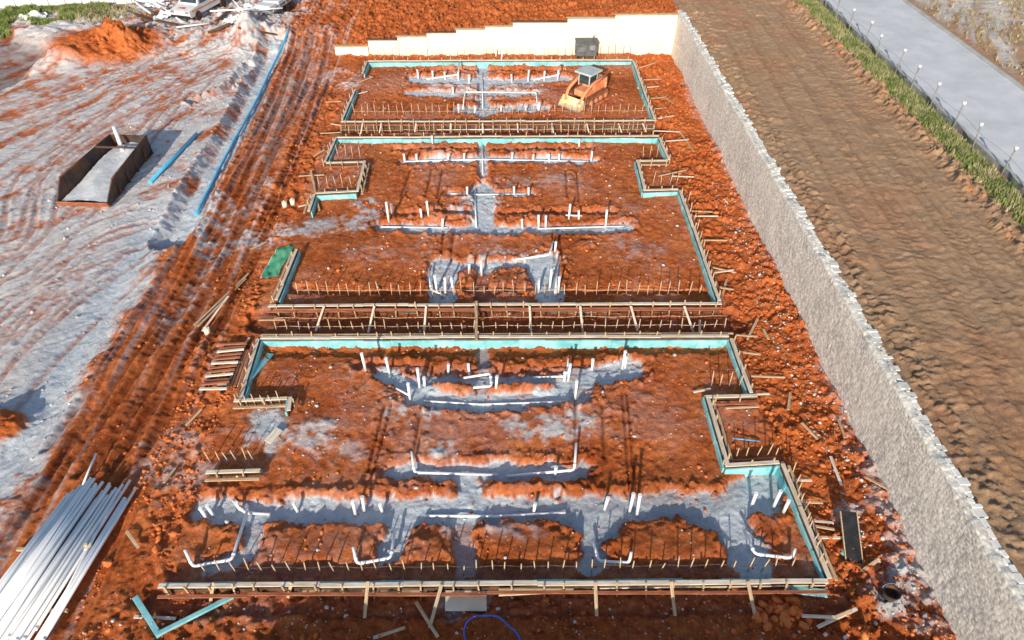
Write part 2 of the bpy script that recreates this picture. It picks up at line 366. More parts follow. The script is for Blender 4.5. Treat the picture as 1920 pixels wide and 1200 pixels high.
blob(ell(430,1150,100,40),.15,thr=1); blob(ell(1000,345,120,18),.35,thr=1); blob(ell(700,480,60,20),.2,thr=1); blob(ell(1190,470,60,25),.3,thr=1); blob(ell(1240,820,60,60),.12,thr=1)
for e in [ell(600,1020,110,38),ell(800,1025,40,36),ell(990,1020,85,38),ell(1260,1020,120,38),ell(1440,1005,30,30),ell(960,535,45,22)]: blob(e,0,.12,.4,fe=.4,rag=.8)  # raised pads, soil colour darkened to extend the formwork shadow
for e in [ell(600,925,160,14),ell(1000,915,90,14)]: blob(e,0,.12,0,fe=.5,rag=.8)
for e in [ell(985,920,85,9),ell(800,920,60,8),ell(830,728,40,8),ell(1010,728,45,8),ell(800,690,110,6),ell(1020,690,110,6),ell(840,412,60,6),ell(1000,412,60,6),ell(820,292,50,4),ell(1010,292,60,4),ell(1100,462,20,10)]: blob(e,.1,.18,fe=.3,rag=.9,thr=1)
hx,hy=G(225,95); Z+=1.8*np.exp(-(((X-hx)/2.8)**2+((Y-hy)/2.0)**2))*(1+1.3*(N1-.5)+.9*(N2-.5)); hx,hy=G(120,115); Z+=1.1*np.exp(-(((X-hx)/2.6)**2+((Y-hy)/1.8)**2))*(1+1.3*(N1-.5))
hx,hy=G(470,75); Z+=1.1*np.exp(-(((X-hx)/1.4)**2+((Y-hy)/3.)**2))*(1+1.4*(N1-.5))
hx,hy=G(0,795); hp=np.exp(-(((X-hx)/1.1)**2+((Y-hy)/.9)**2)); Z+=.55*hp*(1+1.5*(N2-.5)+(N1-.5)); SOIL=np.maximum(SOIL,ss(.25,.5,hp))
blob([(-120,60),(40,70),(110,95),(60,140),(0,175),(-120,200)],0,-.7,.8,fe=1.5)  # hollow with its shadow tinted into the soil colour
dust=np.clip((N0-.5)*3+(N2-.5)*2.2,0,1); SAND=np.maximum(SAND,inside*dust*.18)
DARK=np.maximum(DARK,inside*np.clip((.46-N0)*5+(N1-.5)*1.5,0,1)*.35)
Z+=BERM*(TR<.08)
Z-=TR
sandmix=np.clip(1.22+(st-.5)*2.6+(N1-.5)*2.4+(N2-.5)*1.2-ss(34,52,Y)*.42,0.05,1)
nearedge=ss(-25,-21,X)*(1-ss(34,40,Y)); sandmix=np.clip(sandmix+nearedge*.6,0,1)
heap=np.exp(-(((X-G(200,95)[0])/6)**2+((Y-G(200,95)[1])/4)**2))
SAND=np.maximum(SAND,sandzone*sandmix*.94*(1-ss(.25,.6,heap))*(1-SOIL))
BLUE=np.maximum(BLUE,dip*.95*sandzone)  # cool shaded band tinted into the sand colour
hs=np.clip((fbm(X*3.0,Y*.12,1,3,11)-.55)*4,0,1)*hr; SAND=np.maximum(SAND,hs*.38)
SAND*=(1-upper)
TAN=upper*(1-.5*ss(62,74,Y+EDGE*8)*(1-ss(22,27,X)))*(1-.2*np.clip((N0-.5)*4,0,1))
TAN=np.maximum(TAN,far); SAND=np.maximum(SAND,far*np.clip((st-.4)*4,0,.75))
DARK=np.maximum(DARK,front*.3)  # near soil colour darkened where the foreground shade falls
outer=np.maximum(ss(60,90,-X),ss(95,130,Y)); TAN=np.maximum(TAN,outer*.8)
me=bpy.data.meshes.new('ground'); ny,nx=X.shape
me.vertices.add(nx*ny); me.vertices.foreach_set('co',np.stack([X,Y,Z],-1).astype(np.float32).ravel())
idx=np.arange(nx*ny).reshape(ny,nx); q=np.stack([idx[:-1,:-1],idx[:-1,1:],idx[1:,1:],idx[1:,:-1]],-1).reshape(-1,4)
me.loops.add(q.size); me.loops.foreach_set('vertex_index',q.ravel().astype(np.int32))
me.polygons.add(len(q)); me.polygons.foreach_set('loop_start',np.arange(0,q.size,4,dtype=np.int32)); 
me.update(calc_edges=True); me.polygons.foreach_set('use_smooth',np.ones(len(q),bool))
ca=me.color_attributes.new('zones','FLOAT_COLOR','POINT')
ca.data.foreach_set('color',np.stack([SAND,TAN,DARK,np.ones_like(X)],-1).astype(np.float32).ravel())
cb=me.attributes.new('shade_blue_gravel','FLOAT','POINT'); cb.data.foreach_set('value',BLUE.astype(np.float32).ravel())
me.materials.append(M['ground']); go=bpy.data.objects.new('ground',me); COL.objects.link(go)
tag(go,'churned red soil building site with pale sand','ground',kind='structure')
def hz(x,y):
    i=min(max(np.searchsorted(xs,x)-1,0),nx-2); j=min(max(np.searchsorted(ys,y)-1,0),ny-2)
    fx=(x-xs[i])/(xs[i+1]-xs[i]); fy=(y-ys[j])/(ys[j+1]-ys[j])
    return float((Z[j,i]*(1-fx)+Z[j,i+1]*fx)*(1-fy)+(Z[j+1,i]*(1-fx)+Z[j+1,i+1]*fx)*fy)
def hzv(x,y):
    i=np.clip(np.searchsorted(xs,x),0,nx-1); j=np.clip(np.searchsorted(ys,y),0,ny-1); return Z[j,i]
# ---------------------------------------------------------------- road
def strip_(name,x0,x1,z,mat,label,cat,kind):
    yy=list(np.arange(-60,200,4)); V=[];Fc=[]
    for y in yy: V+=[(x0,y,z),(x1,y,z)]
    for i in range(len(yy)-1): Fc.append((2*i,2*i+1,2*i+3,2*i+2))
    o=mesh_obj(name,V,Fc,mat); tag(o,label,cat,kind=kind); return o
strip_('road',29.55,36.6,up+.1,M['concrete'],'pale grey concrete road beside the site','road','structure')
for x,w in((29.4,.3),(36.75,.3)):
    k=boxes('kerb',[((x,70,up+.12),(w,260,.24),(0,0,0),.02)],M['kerb']); tag(k,'pale concrete kerb along the road','kerb',kind='structure')
# ---------------------------------------------------------------- retaining walls
def stone_wall():
    root=empty('retaining_wall',(15.5,30,0)); tag(root,'long grey stone-faced retaining wall beside red soil strip','retaining wall')
    yy=np.arange(3,62.9,.07); prof=[(-.10+.16*max(0,-.3+k*(3.92/52))/3.6,-.3+k*(3.92/52)) for k in range(53)]
    top=[(.12,3.65),(.2,3.67),(.3,3.67),(.42,3.65),(.5,3.58),(.55,3.3)]
    P=prof+top; n=len(P)
    px=np.array([p[0] for p in P]); pz=np.array([p[1] for p in P])
    YY,PX=np.meshgrid(yy,px,indexing='ij'); _,PZ=np.meshgrid(yy,pz,indexing='ij')
    nn=fbm(YY+5,PZ+9,6,3,2,.75); n3=fbm(YY,PZ,.5,3,6)
    dx=(nn-.5)*.05+(n3-.5)*.08; dzz=(fbm(YY,PX*0,.8,4,4,.7)-.5)*.26*np.clip((PZ-2.9)/.6,0,1)
    V=np.stack([PX-dx,YY-30,PZ+dzz],-1).reshape(-1,3)
    Fc=[((i+1)*n+k,(i+1)*n+k+1,i*n+k+1,i*n+k) for i in range(len(yy)-1) for k in range(n-1)]
    mesh_obj('wall_face',V,Fc,M['stone'],root,True)
    VV=[];FF=[]
    y=3.2
    while y<62.2:
        l=random.uniform(.15,.4); j=min(int((y+l/2-3)/.07),len(yy)-1); zt=3.66+float(dzz[j,-4])
        wd=random.choice([.14,.18,.24,.38]); v,f=box_geo((.42+random.uniform(-.04,.05)+wd*.15,y+l/2-30,zt+.01),(wd,l*.99,random.uniform(.05,.10)),(random.uniform(-.04,.04),random.uniform(-.06,.06),random.uniform(-.1,.1)),.015)
        o=len(VV); VV+=v; FF+=[tuple(i+o for i in q) for q in f]
        y+=l
    mesh_obj('coping',VV,FF,simple('coping_stone',(.6,.57,.52),(.93,.9,.82),1.5,.9,.4,.03),root)
stone_wall()
def back_wall():
    root=empty('basement_wall',(0,62.3,0)); tag(root,'cream stepped basement wall lit by low sun','wall')
    st=[(628,690,88),(690,745,76),(745,800,70),(800,855,63),(855,910,57),(910,962,52),(962,1065,44),(1065,1155,37),(1155,1272,31)]
    for a,b,v in st:
        z=ZAT(v,62.2); x0=G(a,v,z)[0]; x1=G(b,v,z)[0]
        if b==1272: x1=15.5
        boxes('wall_panel',[(((x0+x1)/2,.06,z/2-.15),(x1-x0-.001,.22,z+.3))],M['cream'],root)
        boxes('capping_board',[(((x0+x1)/2+.1,.14,z+.09),(x1-x0+.5,.28,.05),(0,random.uniform(-.012,.012),0),.01)],random.choice([M['wood'],M['darkwood']]),root)
back_wall()
x,y=G(1096,104); rt=empty('shadow_block',(x,61.3,hz(x,61.3)+.02)); tag(rt,'added dark grey box standing in for a shadow on the cream wall','shadow_block')  # added dark box in place of a shadow cast on the wall
boxes('shadow_block_body',[((0,0,.75),(1.9,1.1,1.2),(0,0,0),.06)],M['dgrey'],rt); boxes('shadow_block_top',[((0,0,1.4),(2.0,1.2,.08),(0,0,0),.03)],M['dgrey'],rt)
boxes('shadow_block_bars',[((-.45,-.565,.65+.1*k),(.7,.03,.04)) for k in range(4)],M['metal'],rt); boxes('shadow_block_plate',[((.5,-.56,.95),(.5,.03,.4))],M['metal'],rt)
for sx in(-1,1): boxes('shadow_block_base',[((sx*.7,0,.07),(.14,1.2,.14))],M['black'],rt)
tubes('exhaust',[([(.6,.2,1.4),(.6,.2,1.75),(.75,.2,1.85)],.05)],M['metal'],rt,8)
# ---------------------------------------------------------------- formwork
WCNT=[0]
stake_me=None
def form(pa,pb,toward,label='timber formwork wall lined with turquoise foam board',foam=True,tall=.5):
    global stake_me
    a=Vector(G(*pa,tall)+(0,)); b=Vector(G(*pb,tall)+(0,)); d=b-a
    if d.x*toward[1]-d.y*toward[0]<0: a,b=b,a; d=b-a
    Ln=d.length; WCNT[0]+=1; dz=WCNT[0]*.003
    root=empty('formwork_wall',(a.x,a.y,dz),math.atan2(d.y,d.x)); tag(root,label,'formwork',group='formwork around the slab blocks')
    def pieces(y,w,z,h,seg=3.4,jit=.012,ch=.006):
        out=[];x=0
        while x<Ln-.05:
            l=min(seg*random.uniform(.7,1.2),Ln-x); l=l if Ln-x-l>.6 else Ln-x
            out.append(((x+l/2,y+random.uniform(-jit,jit),z+random.uniform(-jit,jit)),(l-.006,w,h),(0,random.uniform(-.004,.004),random.uniform(-.006,.006)),ch)); x+=l
        return out
    boxes('form_board',pieces(-.03,.045,.17,.6,2.4,.004),M['darkwood'],root)
    if foam: boxes('insulation_board',pieces(.048,.075,.12,.6,1.6,.02),M['foam'],root)
    boxes('top_rail',pieces(-.10,.17,.53,.05,3,.02),M['rail'],root)
    boxes('outer_plank',pieces(-.38,.12,.36,.05,4,.04),random.choice([M['wood'],M['redwood'],M['redwood']]),root)
    if stake_me is None:
        s=boxes('stake',[((0,0,.25),(.06,.06,.95),(0,0,0),.008)],M['wood'],root); stake_me=s.data; s.location=(.3,-.23,0)
    x=random.uniform(.2,.6)
    while x<Ln:
        s=bpy.data.objects.new('stake',stake_me); COL.objects.link(s); s.parent=root; s.location=(x,-.25,random.uniform(-.05,.1)); s.rotation_euler=(random.uniform(-.14,.05),random.uniform(-.1,.1),random.uniform(0,.5)); x+=random.uniform(.7,1.2)
Up,Dn,Lf,Rt=(0,1),(0,-1),(-1,0),(1,0)
forms=[((300,1094),(1550,1086),Up),((1550,1086),(1462,870),Lf),((1462,870),(1360,876),Dn),((1360,876),(1322,742),Lf),((1322,742),(1418,740),Up),((1404,738),(1367,636),Lf),
((1367,634),(488,637),Dn),((488,637),(455,748),Rt),((440,750),(540,746),Up),((540,746),(537,772),Lf),((388,884),(490,881),Up),
((505,572),(1352,568),Up),((1345,566),(1272,358),Lf),((1272,358),(1206,360),Dn),((1206,360),(1192,302),Lf),((1192,302),(1252,301),Up),((1252,301),(1234,260),Lf),
((1236,258),(632,260),Dn),((632,260),(612,306),Rt),((612,306),(682,304),Up),((682,304),(668,362),Lf),((668,362),(592,366),Dn),((592,366),(582,398),Rt),((560,470),(522,565),Rt),
((640,229),(1230,227),Up),((1224,224),(1185,116),Lf),((1186,115),(690,117),Dn),((690,117),(682,140),Rt),((668,170),(645,226),Rt)]
for f in forms: form(*f)
# ---------------------------------------------------------------- rebar dowels
dm=tubes('rebar_dowel',[([(0,0,-.2),(0,0,.95)],.024)],M['steel'],n=6); dme=dm.data; bpy.data.objects.remove(dm)
rows=[((390,1078),(1480,1069),42),((450,766),(530,764),6),((398,872),(480,870),6),((1330,730),(1385,728),4),((1380,864),(1450,862),5),((1482,895),(1528,1060),10),((520,624),(1360,620),42),((560,556),(1310,555),40),
((1288,385),(1332,535),9),((1205,298),(1245,297),4),((1222,353),(1268,352),4),((602,357),(660,355),5),((622,302),(675,301),5),((640,252),(1225,250),38),((665,220),(1215,218),42),((702,111),(1180,109),36)]
for a,b,n in rows:
    for i in range(n):
        t=(i+random.uniform(-.12,.12))/(n-1) if n>1 else 0
        x,y=G(a[0]+(b[0]-a[0])*t,a[1]+(b[1]-a[1])*t)
        o=bpy.data.objects.new('rebar_dowel',dme); COL.objects.link(o); o.location=(x,y,hz(x,y)); o.rotation_euler=(random.uniform(-.09,.09),random.uniform(-.09,.09),0); o.scale=(1,1,random.uniform(.8,1.1))
        tag(o,'thin rusty steel dowel upright beside the formwork','rebar',group='rebar dowels along the footings')
for a,b in [((520,618),(1360,614)),((515,602),(1362,598)),((560,550),(1310,549)),((640,249),(1225,247)),((640,240),(1225,238)),((665,214),(1215,212)),((400,1070),(1475,1064))]:
    P=[]
    for k in range(40):
        t=k/39; x,y=G(a[0]+(b[0]-a[0])*t,a[1]+(b[1]-a[1])*t); P.append((x,y+.03*math.sin(k*1.7),.2+.02*math.sin(k)))
    o=tubes('rebar_rod',[(P,.018)],M['steel'],None,6); tag(o,'long rusty steel rod laid along the footing','rebar',group='horizontal rods along the footings')
# ---------------------------------------------------------------- plumbing
def stub(u,vb,vt,r=.066):
    x,y=G(u,vb,-.15); z0=hz(x,y); zt=max(ZAT(vt,y*1.0),z0+.6); zt=min(zt,z0+1.5)
    lx,ly=(random.uniform(-.07,.07),random.uniform(-.07,.07))
    o=tubes('drain_pipe',[([(x,y,z0-.1),(x+lx,y+ly,zt)],r),([(x+lx*.8,y+ly*.8,zt-.09),(x+lx,y+ly,zt+.012)],r*1.22)],M['pvc'])
    tag(o,'white plastic drain pipe standing up from the trench','pipe',group='plastic plumbing pipes')
def run(pts,r=.06,mat='pvc',label='white plastic drain pipe run with elbows',name='drain_pipe',grp=None):
    B=[]
    for p in pts: B.append(G(p[0],p[1],-.1 if mat=='pvc' else 0))
    zz=[hz(*b) for b in B]
    for i in range(len(B)-1):
        m=max(hz(B[i][0]+(B[i+1][0]-B[i][0])*t,B[i][1]+(B[i+1][1]-B[i][1])*t) for t in np.linspace(0,1,9))
        zz[i]=max(zz[i],m-.03); zz[i+1]=max(zz[i+1],m-.03)
    P=[(B[i][0],B[i][1],zz[i]+(pts[i][2] if len(pts[i])>2 else r+.01)) for i in range(len(B))]
    Q=fillet(P,.16); parts=[(Q,r)]
    for i in range(1,len(P)-1):
        for s in(-1,1):
            c=Vector(P[i]); d=(Vector(P[i+s])-c); 
            if d.length>.5: d.normalize(); parts.append(([c+d*.16,c+d*.27],r*1.2))
    o=tubes(name,parts,M[mat]); tag(o,label,'pipe',group=grp or ('plastic plumbing pipes' if mat=='pvc' else 'blue plastic water pipes')); return o
stubs=[(390,975,945),(403,970,940),(668,970,935),(684,962,930),(787,728,690),(770,755,716),(688,705,660),(731,702,670),(1065,716,684),(1078,752,716),(1166,692,662),(1058,716,698),(930,738,706),
(1180,960,930),(1194,968,932),(1133,955,935),(1408,952,930),(1448,955,928),(1465,968,945),(452,958,940),(718,962,945),(1040,895,878),(840,700,685),(797,728,708),(1172,690,672),(1110,694,678),(880,700,682),(1000,962,948),(560,962,946),
(730,422,378),(736,408,380),(805,418,376),(792,418,400),(1010,430,405),(1023,430,405),(1066,416,384),(1135,430,395),(1085,416,398),(876,372,350),(965,370,350),(991,372,352),(820,550,515),(835,552,520),(1046,552,520),(1030,545,505),(903,515,488),(880,520,500),(830,432,410),(980,430,412),(1040,478,455),(850,546,520),(1010,550,526),
(760,308,288),(782,305,290),(1108,305,285),(1030,306,290),(1048,305,290),(812,278,258),(1085,280,262),(785,150,130),(812,152,132),(860,155,135),(1045,152,132),(990,155,132),(1020,153,134),(860,215,195),(1010,215,192),(880,158,140),(930,110,96),(940,120,100),(840,306,292),(960,302,288),(835,152,138),(960,155,140),(890,214,198),(985,214,198),(1000,305,290),(870,305,290),(850,180,165),(940,214,198)]
for s in stubs: stub(*s)
run([(440,945,.3),(462,966,.15),(508,966)]); run([(468,968),(440,1058),(400,1062),(368,1072),(360,1052,.5)]); run([(743,1002,.35),(735,1055),(672,1066),(668,1045,.45)])
run([(797,970,.1),(930,971,.1),(1060,963,.1)],.055); run([(1110,1018,.3),(1122,1055),(1178,1063),(1180,1050,.35)]); run([(1390,1003,.4),(1410,1050),(1478,1058),(1482,1045,.35)])
run([(775,866,.5),(778,893),(935,893)]); run([(950,894),(1076,891),(1078,855,.6)]); run([(870,714,.2),(920,714,.2),(922,736,.12),(888,738,.12)]); run([(1000,712,.1),(1062,710,.1),(1064,690,.6)],.05)
run([(925,372),(990,371)],.05); run([(805,516,.4),(808,545),(835,556)]); run([(1045,515,.4),(1040,556)]); run([(760,306),(905,302),(1105,305)],.05); run([(795,756),(900,762),(1060,757)],.045)
run([(905,140),(905,205)],.05); run([(905,270,.15),(905,330,.1)],.05); run([(845,366),(870,368),(990,366)],.05); run([(965,495,.1),(1030,490,.1),(1036,470,.3)],.055); run([(1060,410),(1090,412)],.05)
run([(800,152),(860,150),(862,135,.5)],.06); run([(1000,152),(1048,150),(1050,138,.4)],.06); run([(868,212),(872,180),(1005,182),(1008,212)],.05); run([(715,428),(840,430)],.045); run([(1010,432),(1168,428)],.045); run([(820,250,.3),(1000,248,.3)],.04); run([(745,740,.1),(770,752)],.05); run([(890,360),(893,430)],.05)
run([(283,345),(370,254)],.12,'bluepvc','long blue plastic water pipe on the sand','water_pipe')
P=[]
for (u,v) in smooth([(362,388),(428,266),(474,184),(505,125),(548,70)]):
    x,y=G(u,v); P.append([x,y,hz(x,y)])
for k in range(3):
    zz=[p[2] for p in P]
    for i in range(len(P)): P[i][2]=max(zz[i],sum(zz[max(i-2,0):i+3])/len(zz[max(i-2,0):i+3]))
o=tubes('water_pipe',[([(a,b,c+.16) for a,b,c in P],.10)],M['bluepvc']); tag(o,'long continuous blue water pipe beside the service trench','pipe',group='blue plastic water pipes')
run([(1370,832,.2),(1422,834,.1)],.03,'bluepvc','thin blue water pipe stub on red soil','water_pipe')
for k in range(62):
    lay=0 if k<28 else (1 if k<50 else 2); i=k if k<28 else (k-28 if k<50 else k-50)
    x0=-18.9+ (i+ (0,.5,3)[lay])*.112+random.uniform(-.008,.008)+(random.uniform(-.15,.15) if lay==2 else 0); y0=9.4+random.uniform(0,1.1)
    x1=x0*.86-1.45+random.uniform(-.02,.02)+(random.uniform(-.3,.3) if lay==2 else 0); y1=y0+6.1
    za=.20+lay*.10+ (random.uniform(0,.03) if lay else 0)
    o=tubes('plastic_pipe',[([(x0,y0,za),((x0+x1)/2,(y0+y1)/2,za),(x1,y1,za+random.uniform(0,.03))],.055),([(x0,y0,za),(x0+(x1-x0)*.02,y0+.13,za)],.066)],M['pvc'])
    tag(o,'long white plastic pipe in a stacked bundle','pipe',group='bundle of long plastic pipes')
run([(222,940,.15),(90,1200,.15)],.05,label='single white plastic pipe beside the bundle'); run([(188,862,.4),(160,920,.3)],.045,label='single white plastic pipe beside the bundle')
# ---------------------------------------------------------------- loose timber and boards
def beam(name,p0,p1,w,t,mat,label,cat,group=None):
    a,b=Vector(p0),Vector(p1); d=b-a; ln=d.length
    v,f=box_geo((ln/2,0,0),(ln,w,t),(0,0,0),.006); o=mesh_obj(name,v,f,mat)
    x=d.normalized(); y=Vector((0,0,1)).cross(x).normalized(); z=x.cross(y)
    o.matrix_world=Matrix.Translation(a)@Matrix((x,y,z)).transposed().to_4x4(); return tag(o,label,cat,group)
for yb in (11.2,13.6): beam('timber_bearer',(-19.2*.97,yb,.08),(-15.6,yb,.08),.12,.12,M['wood'],'timber bearer under the bundle of white pipes','timber bar')
def plank(u0,v0,u1,v1,w=.12,t=.04,mat='wood',z0=.06,z1=.06,name='timber_plank',label='loose weathered timber plank on red soil',cat='plank',group='loose timber planks'):
    a=G(u0,v0,z0 if z0>.2 else 0);b=G(u1,v1,z1 if z1>.2 else 0); za=hz(*a)+z0 if z0<=.2 else z0; zb_=hz(*b)+z1 if z1<=.2 else z1
    return beam(name,(*a,za),(*b,zb_),w,t,M[mat],label,cat,group)
BR=dict(name='timber_brace',label='sloping timber brace propping the formwork',cat='brace',group='timber braces on the formwork')
for a,b in [((400,1092),(393,1138)),((547,1092),(541,1122)),((690,1090),(684,1160)),((828,1096),(806,1180)),((1116,1090),(1118,1160)),((1258,1090),(1266,1155)),((1402,1090),(1414,1160))]:
    plank(a[0],a[1],b[0],b[1],.12,.06,'wood',.62,.05,**BR)
for u,u2 in [(608,592),(702,690),(799,795),(892,893),(993,996),(1088,1093),(1183,1196),(1283,1300)]: plank(u,574,u2,622,.11,.06,'rail',.62,.1,**BR)
for u in (680,715,780,845,905,970,1035,1100,1160,1205): plank(u,231,u+(u-905)*.02,252,.09,.05,'rail',.6,.1,**BR)
plank(512,580,1362,577,.1,.05,'redwood',.45,.45,label='long waler board along the formwork'); plank(490,628,1375,625,.1,.05,'wood',.5,.5,label='long waler board along the formwork'); plank(640,234,1228,232,.1,.05,'redwood',.5,.5,label='long waler board along the formwork'); plank(893,565,893,640,.14,.08,'wood',.66,.66,label='timber plank bridging the gap between forms')
for p in [(1408,705,1470,714),(1330,500,1380,512),(1290,395,1335,402),(1300,405,1345,412),(1508,975,1560,985),(1515,1008,1580,1014),(1520,985,1560,1000),(1225,245,1275,250),(1240,265,1290,268),(1200,150,1240,152),(1195,165,1235,166),(1205,185,1245,188),(1212,205,1250,207),(1345,538,1375,545),(1380,628,1420,632),(1235,330,1285,327),(1400,740,1440,744),(1360,765,1420,770),(1300,735,1330,738),(560,330,610,336),(485,600,535,601),(620,232,655,236),(600,250,640,254),(655,180,690,178),(670,155,700,152),(1320,450,1362,455),(1335,512,1375,508),(1480,900,1520,905),(1390,660,1425,668),(1190,130,1228,128),(1260,330,1300,338),(1215,225,1262,224),(440,720,410,730),(470,680,430,690),(640,190,612,196),(590,380,560,392),(1495,940,1540,948)]:
    plank(*p,.1,.05,random.choice(['rail','wood']),.3,.15,label='timber kicker reaching out from the formwork to the soil',name='timber_brace',cat='brace',group='timber braces on the formwork')
for p in [(365,612,466,512),(372,615,460,520),(378,618,430,560),(1350,570,1362,525),(780,1130,822,1200),(700,1198,760,1178),(255,1160,330,1160),(1545,1170,1590,1155),(1500,1160,1560,1165),(430,700,470,640),(585,330,600,400),(240,1000,262,1030),(1310,640,1312,600),(1465,870,1470,900),(1555,860,1575,915),(1620,900,1660,930),(1500,800,1530,830),(1560,700,1600,760),(1440,640,1430,620),(1480,740,1475,775),(1570,790,1580,830),(1420,600,1400,640),(1275,250,1300,290),(1240,180,1262,200),(610,290,590,300),(470,470,500,455),(350,800,380,770),(310,910,330,880),(1610,1080,1640,1060),(1530,1180,1600,1150)]:
    plank(*p,.12,.04,random.choice(['wood','rail','wood']),.12,.14)
x0,y0=G(380,738); x1,y1=G(420,655)
for i in range(12):
    t=i/11; x=x0+(x1-x0)*t; y=y0+(y1-y0)*t; z=hz(x,y)+.3
    beam('timber_bar',(x-.05,y,z+random.uniform(-.02,.02)),(x+1.25,y+random.uniform(-.05,.12),z+.06),.13,.07,M['redwood'] if i%3 else M['rail'],'reddish timber bar laid across two bearers','timber bar','stack of reddish timber bars')
for s in(.15,1.0): beam('timber_bearer',(x0+s,y0-.2,hz(x0,y0)+.2),(x1+s,y1+.2,hz(x1,y1)+.2),.12,.1,M['black'],'dark bearer under the stacked timber bars','timber bar')
for i in range(6): plank(430+i*7,735,458+i*5,665,.12,.05,random.choice(['redwood','wood','darkwood','rail']),.2,.2,label='weathered board in an untidy stack',group='untidy stack of boards')
FO=dict(mat='foam',name='foam_strip',cat='foam board',group='loose turquoise foam strips')
plank(256,1123,303,1197,.2,.1,z0=.2,z1=.2,label='turquoise foam strip lying on red soil',**FO); plank(298,1196,440,1122,.16,.1,z0=.2,z1=.2,label='turquoise foam strip propped on soil',**FO)
plank(472,718,508,664,.35,.06,z0=.2,z1=.12,label='broken turquoise foam board inside the footing',**FO); plank(1475,1108,1548,1116,.3,.05,z0=.12,z1=.12,label='turquoise foam strip lying on red soil',**FO); plank(1580,1048,1600,1010,.3,.05,z0=.1,z1=.2,label='turquoise foam offcut beside a black sheet',**FO)
plank(300,1105,520,1100,.12,.05,'darkwood',.2,.2); plank(560,1108,800,1106,.3,.04,'wood',.1,.1,label='wide plank lying along the formwork'); plank(935,1110,1075,1103,.3,.05,'yellow',.25,.25,label='yellow painted board lying along the formwork')
plank(1110,1102,1545,1100,.12,.05,'rail',.2,.2,label='long pale plank lying along the formwork'); plank(835,1128,912,1124,.75,.05,'cream',.16,.16,name='pale_board',label='wide pale board lying below the front formwork',cat='board',group=None)
plank(505,838,528,815,.4,.05,'rail',.12,.16,name='pale_board',label='pale board lying on a sand heap',cat='board',group=None)
x,y=G(1590,1075); rt=empty('form_panel',(x,y,hz(x,y))); tag(rt,'black faced form panel leaning on a timber prop','form panel')
boxes('panel_sheet',[((.35,1.0,.45),(.62,2.2,.03),(.42,.0,-.1),.006)],M['black'],rt); boxes('panel_frame',[((.05,1.0,.45),(.04,2.24,.07),(.42,0,-.1),.005)],M['wood'],rt); boxes('panel_frame',[((.67,.98,.45),(.04,2.24,.07),(.42,0,-.1),.005)],M['wood'],rt)
x,y=G(522,494); rt=empty('tarpaulin',(x,y,0)); tag(rt,'flat green tarpaulin sheet laid beside the formwork','tarpaulin')
V=[];Fc=[];n=14; m_=n+6
for i in range(n):
    for j in range(m_):
        a=i/(n-1)-.5;b=j/(m_-1)-.5; lx=a*1.0+.35*b+.05*math.sin(b*9); ly=b*2.9+.06*math.sin(a*11)
        V.append((lx,ly,max(hz(x+lx+ex,y+ly+ey) for ex in(-.08,0,.08) for ey in(-.08,0,.08))+.06+.02*math.sin(a*15+b*22)))
for i in range(n-1):
    for j in range(m_-1): k=i*m_+j; Fc.append((k,k+m_,k+m_+1,k+1))
mesh_obj('cover_sheet',V,Fc,M['green'],rt,True)
tubes('edge_rope',[([V[j] for j in range(m_)],.02)],M['white'],rt,6)
P=[]
for i in range(30):
    a=math.pi*1.15*i/29-.1; u=923-50*math.cos(a)-6*math.sin(3*a); v=1203-42*math.sin(a)-5*math.sin(2.3*a); x,y=G(u,v); P.append((x,y,hz(x,y)+.07+.2*max(0,math.sin(a))+.04*math.sin(5*a)))
o=tubes('water_hose',[(P,.03)],M['hose']); tag(o,'looped bright blue water hose on dark soil','hose')
def torus(name,R,r,mat,parent=None,n=28,m=10):
    V=[];Fc=[]
    for i in range(n):
        for j in range(m):
            a=2*math.pi*i/n;b=2*math.pi*j/m; V.append(((R+r*math.cos(b))*math.cos(a),(R+r*math.cos(b))*math.sin(a),r*math.sin(b)))
    for i in range(n):
        for j in range(m): Fc.append((i*m+j,((i+1)%n)*m+j,((i+1)%n)*m+(j+1)%m,i*m+(j+1)%m))
    return mesh_obj(name,V,Fc,mat,parent,True)
x,y=G(1660,1125); rt=empty('rubber_bucket',(x,y,hz(x,y)+.02)); tag(rt,'open black rubber bucket on pale gravel','bucket')
V,Fc=[],[]
for zz,rr in((0,.24),(.34,.3),(.34,.26),(.03,.2)):
    for k in range(24): V.append((rr*math.cos(k*math.pi/12),rr*math.sin(k*math.pi/12),zz))
for l in range(3):
    for k in range(24): Fc.append((l*24+k,l*24+(k+1)%24,(l+1)*24+(k+1)%24,(l+1)*24+k))
Fc.append(tuple(range(72,96))); mesh_obj('bucket_body',V,Fc,M['rubber'],rt); rm=torus('bucket_rim',.29,.025,M['black'],rt); rm.location=(0,0,.34)
tubes('bucket_handle',[([(.3*math.cos(a),.12+.1*math.sin(a),.36+.14*math.sin(a)) for a in np.linspace(0,math.pi,12)],.012)],M['metal'],rt,6)
for u,v in((535,388),(550,384),(390,625),(168,1030)):
    x,y=G(u,v); rt=empty('plastic_jug',(x,y,hz(x,y))); tag(rt,'small pale plastic jug standing on red soil','jug',group='plastic jugs')
    tubes('jug_body',[([(0,0,0),(0,0,.36)],.16)],M['cream'],rt,12); tubes('jug_cap',[([(0,0,.36),(0,0,.46)],.06)],M['yellow'],rt,10)
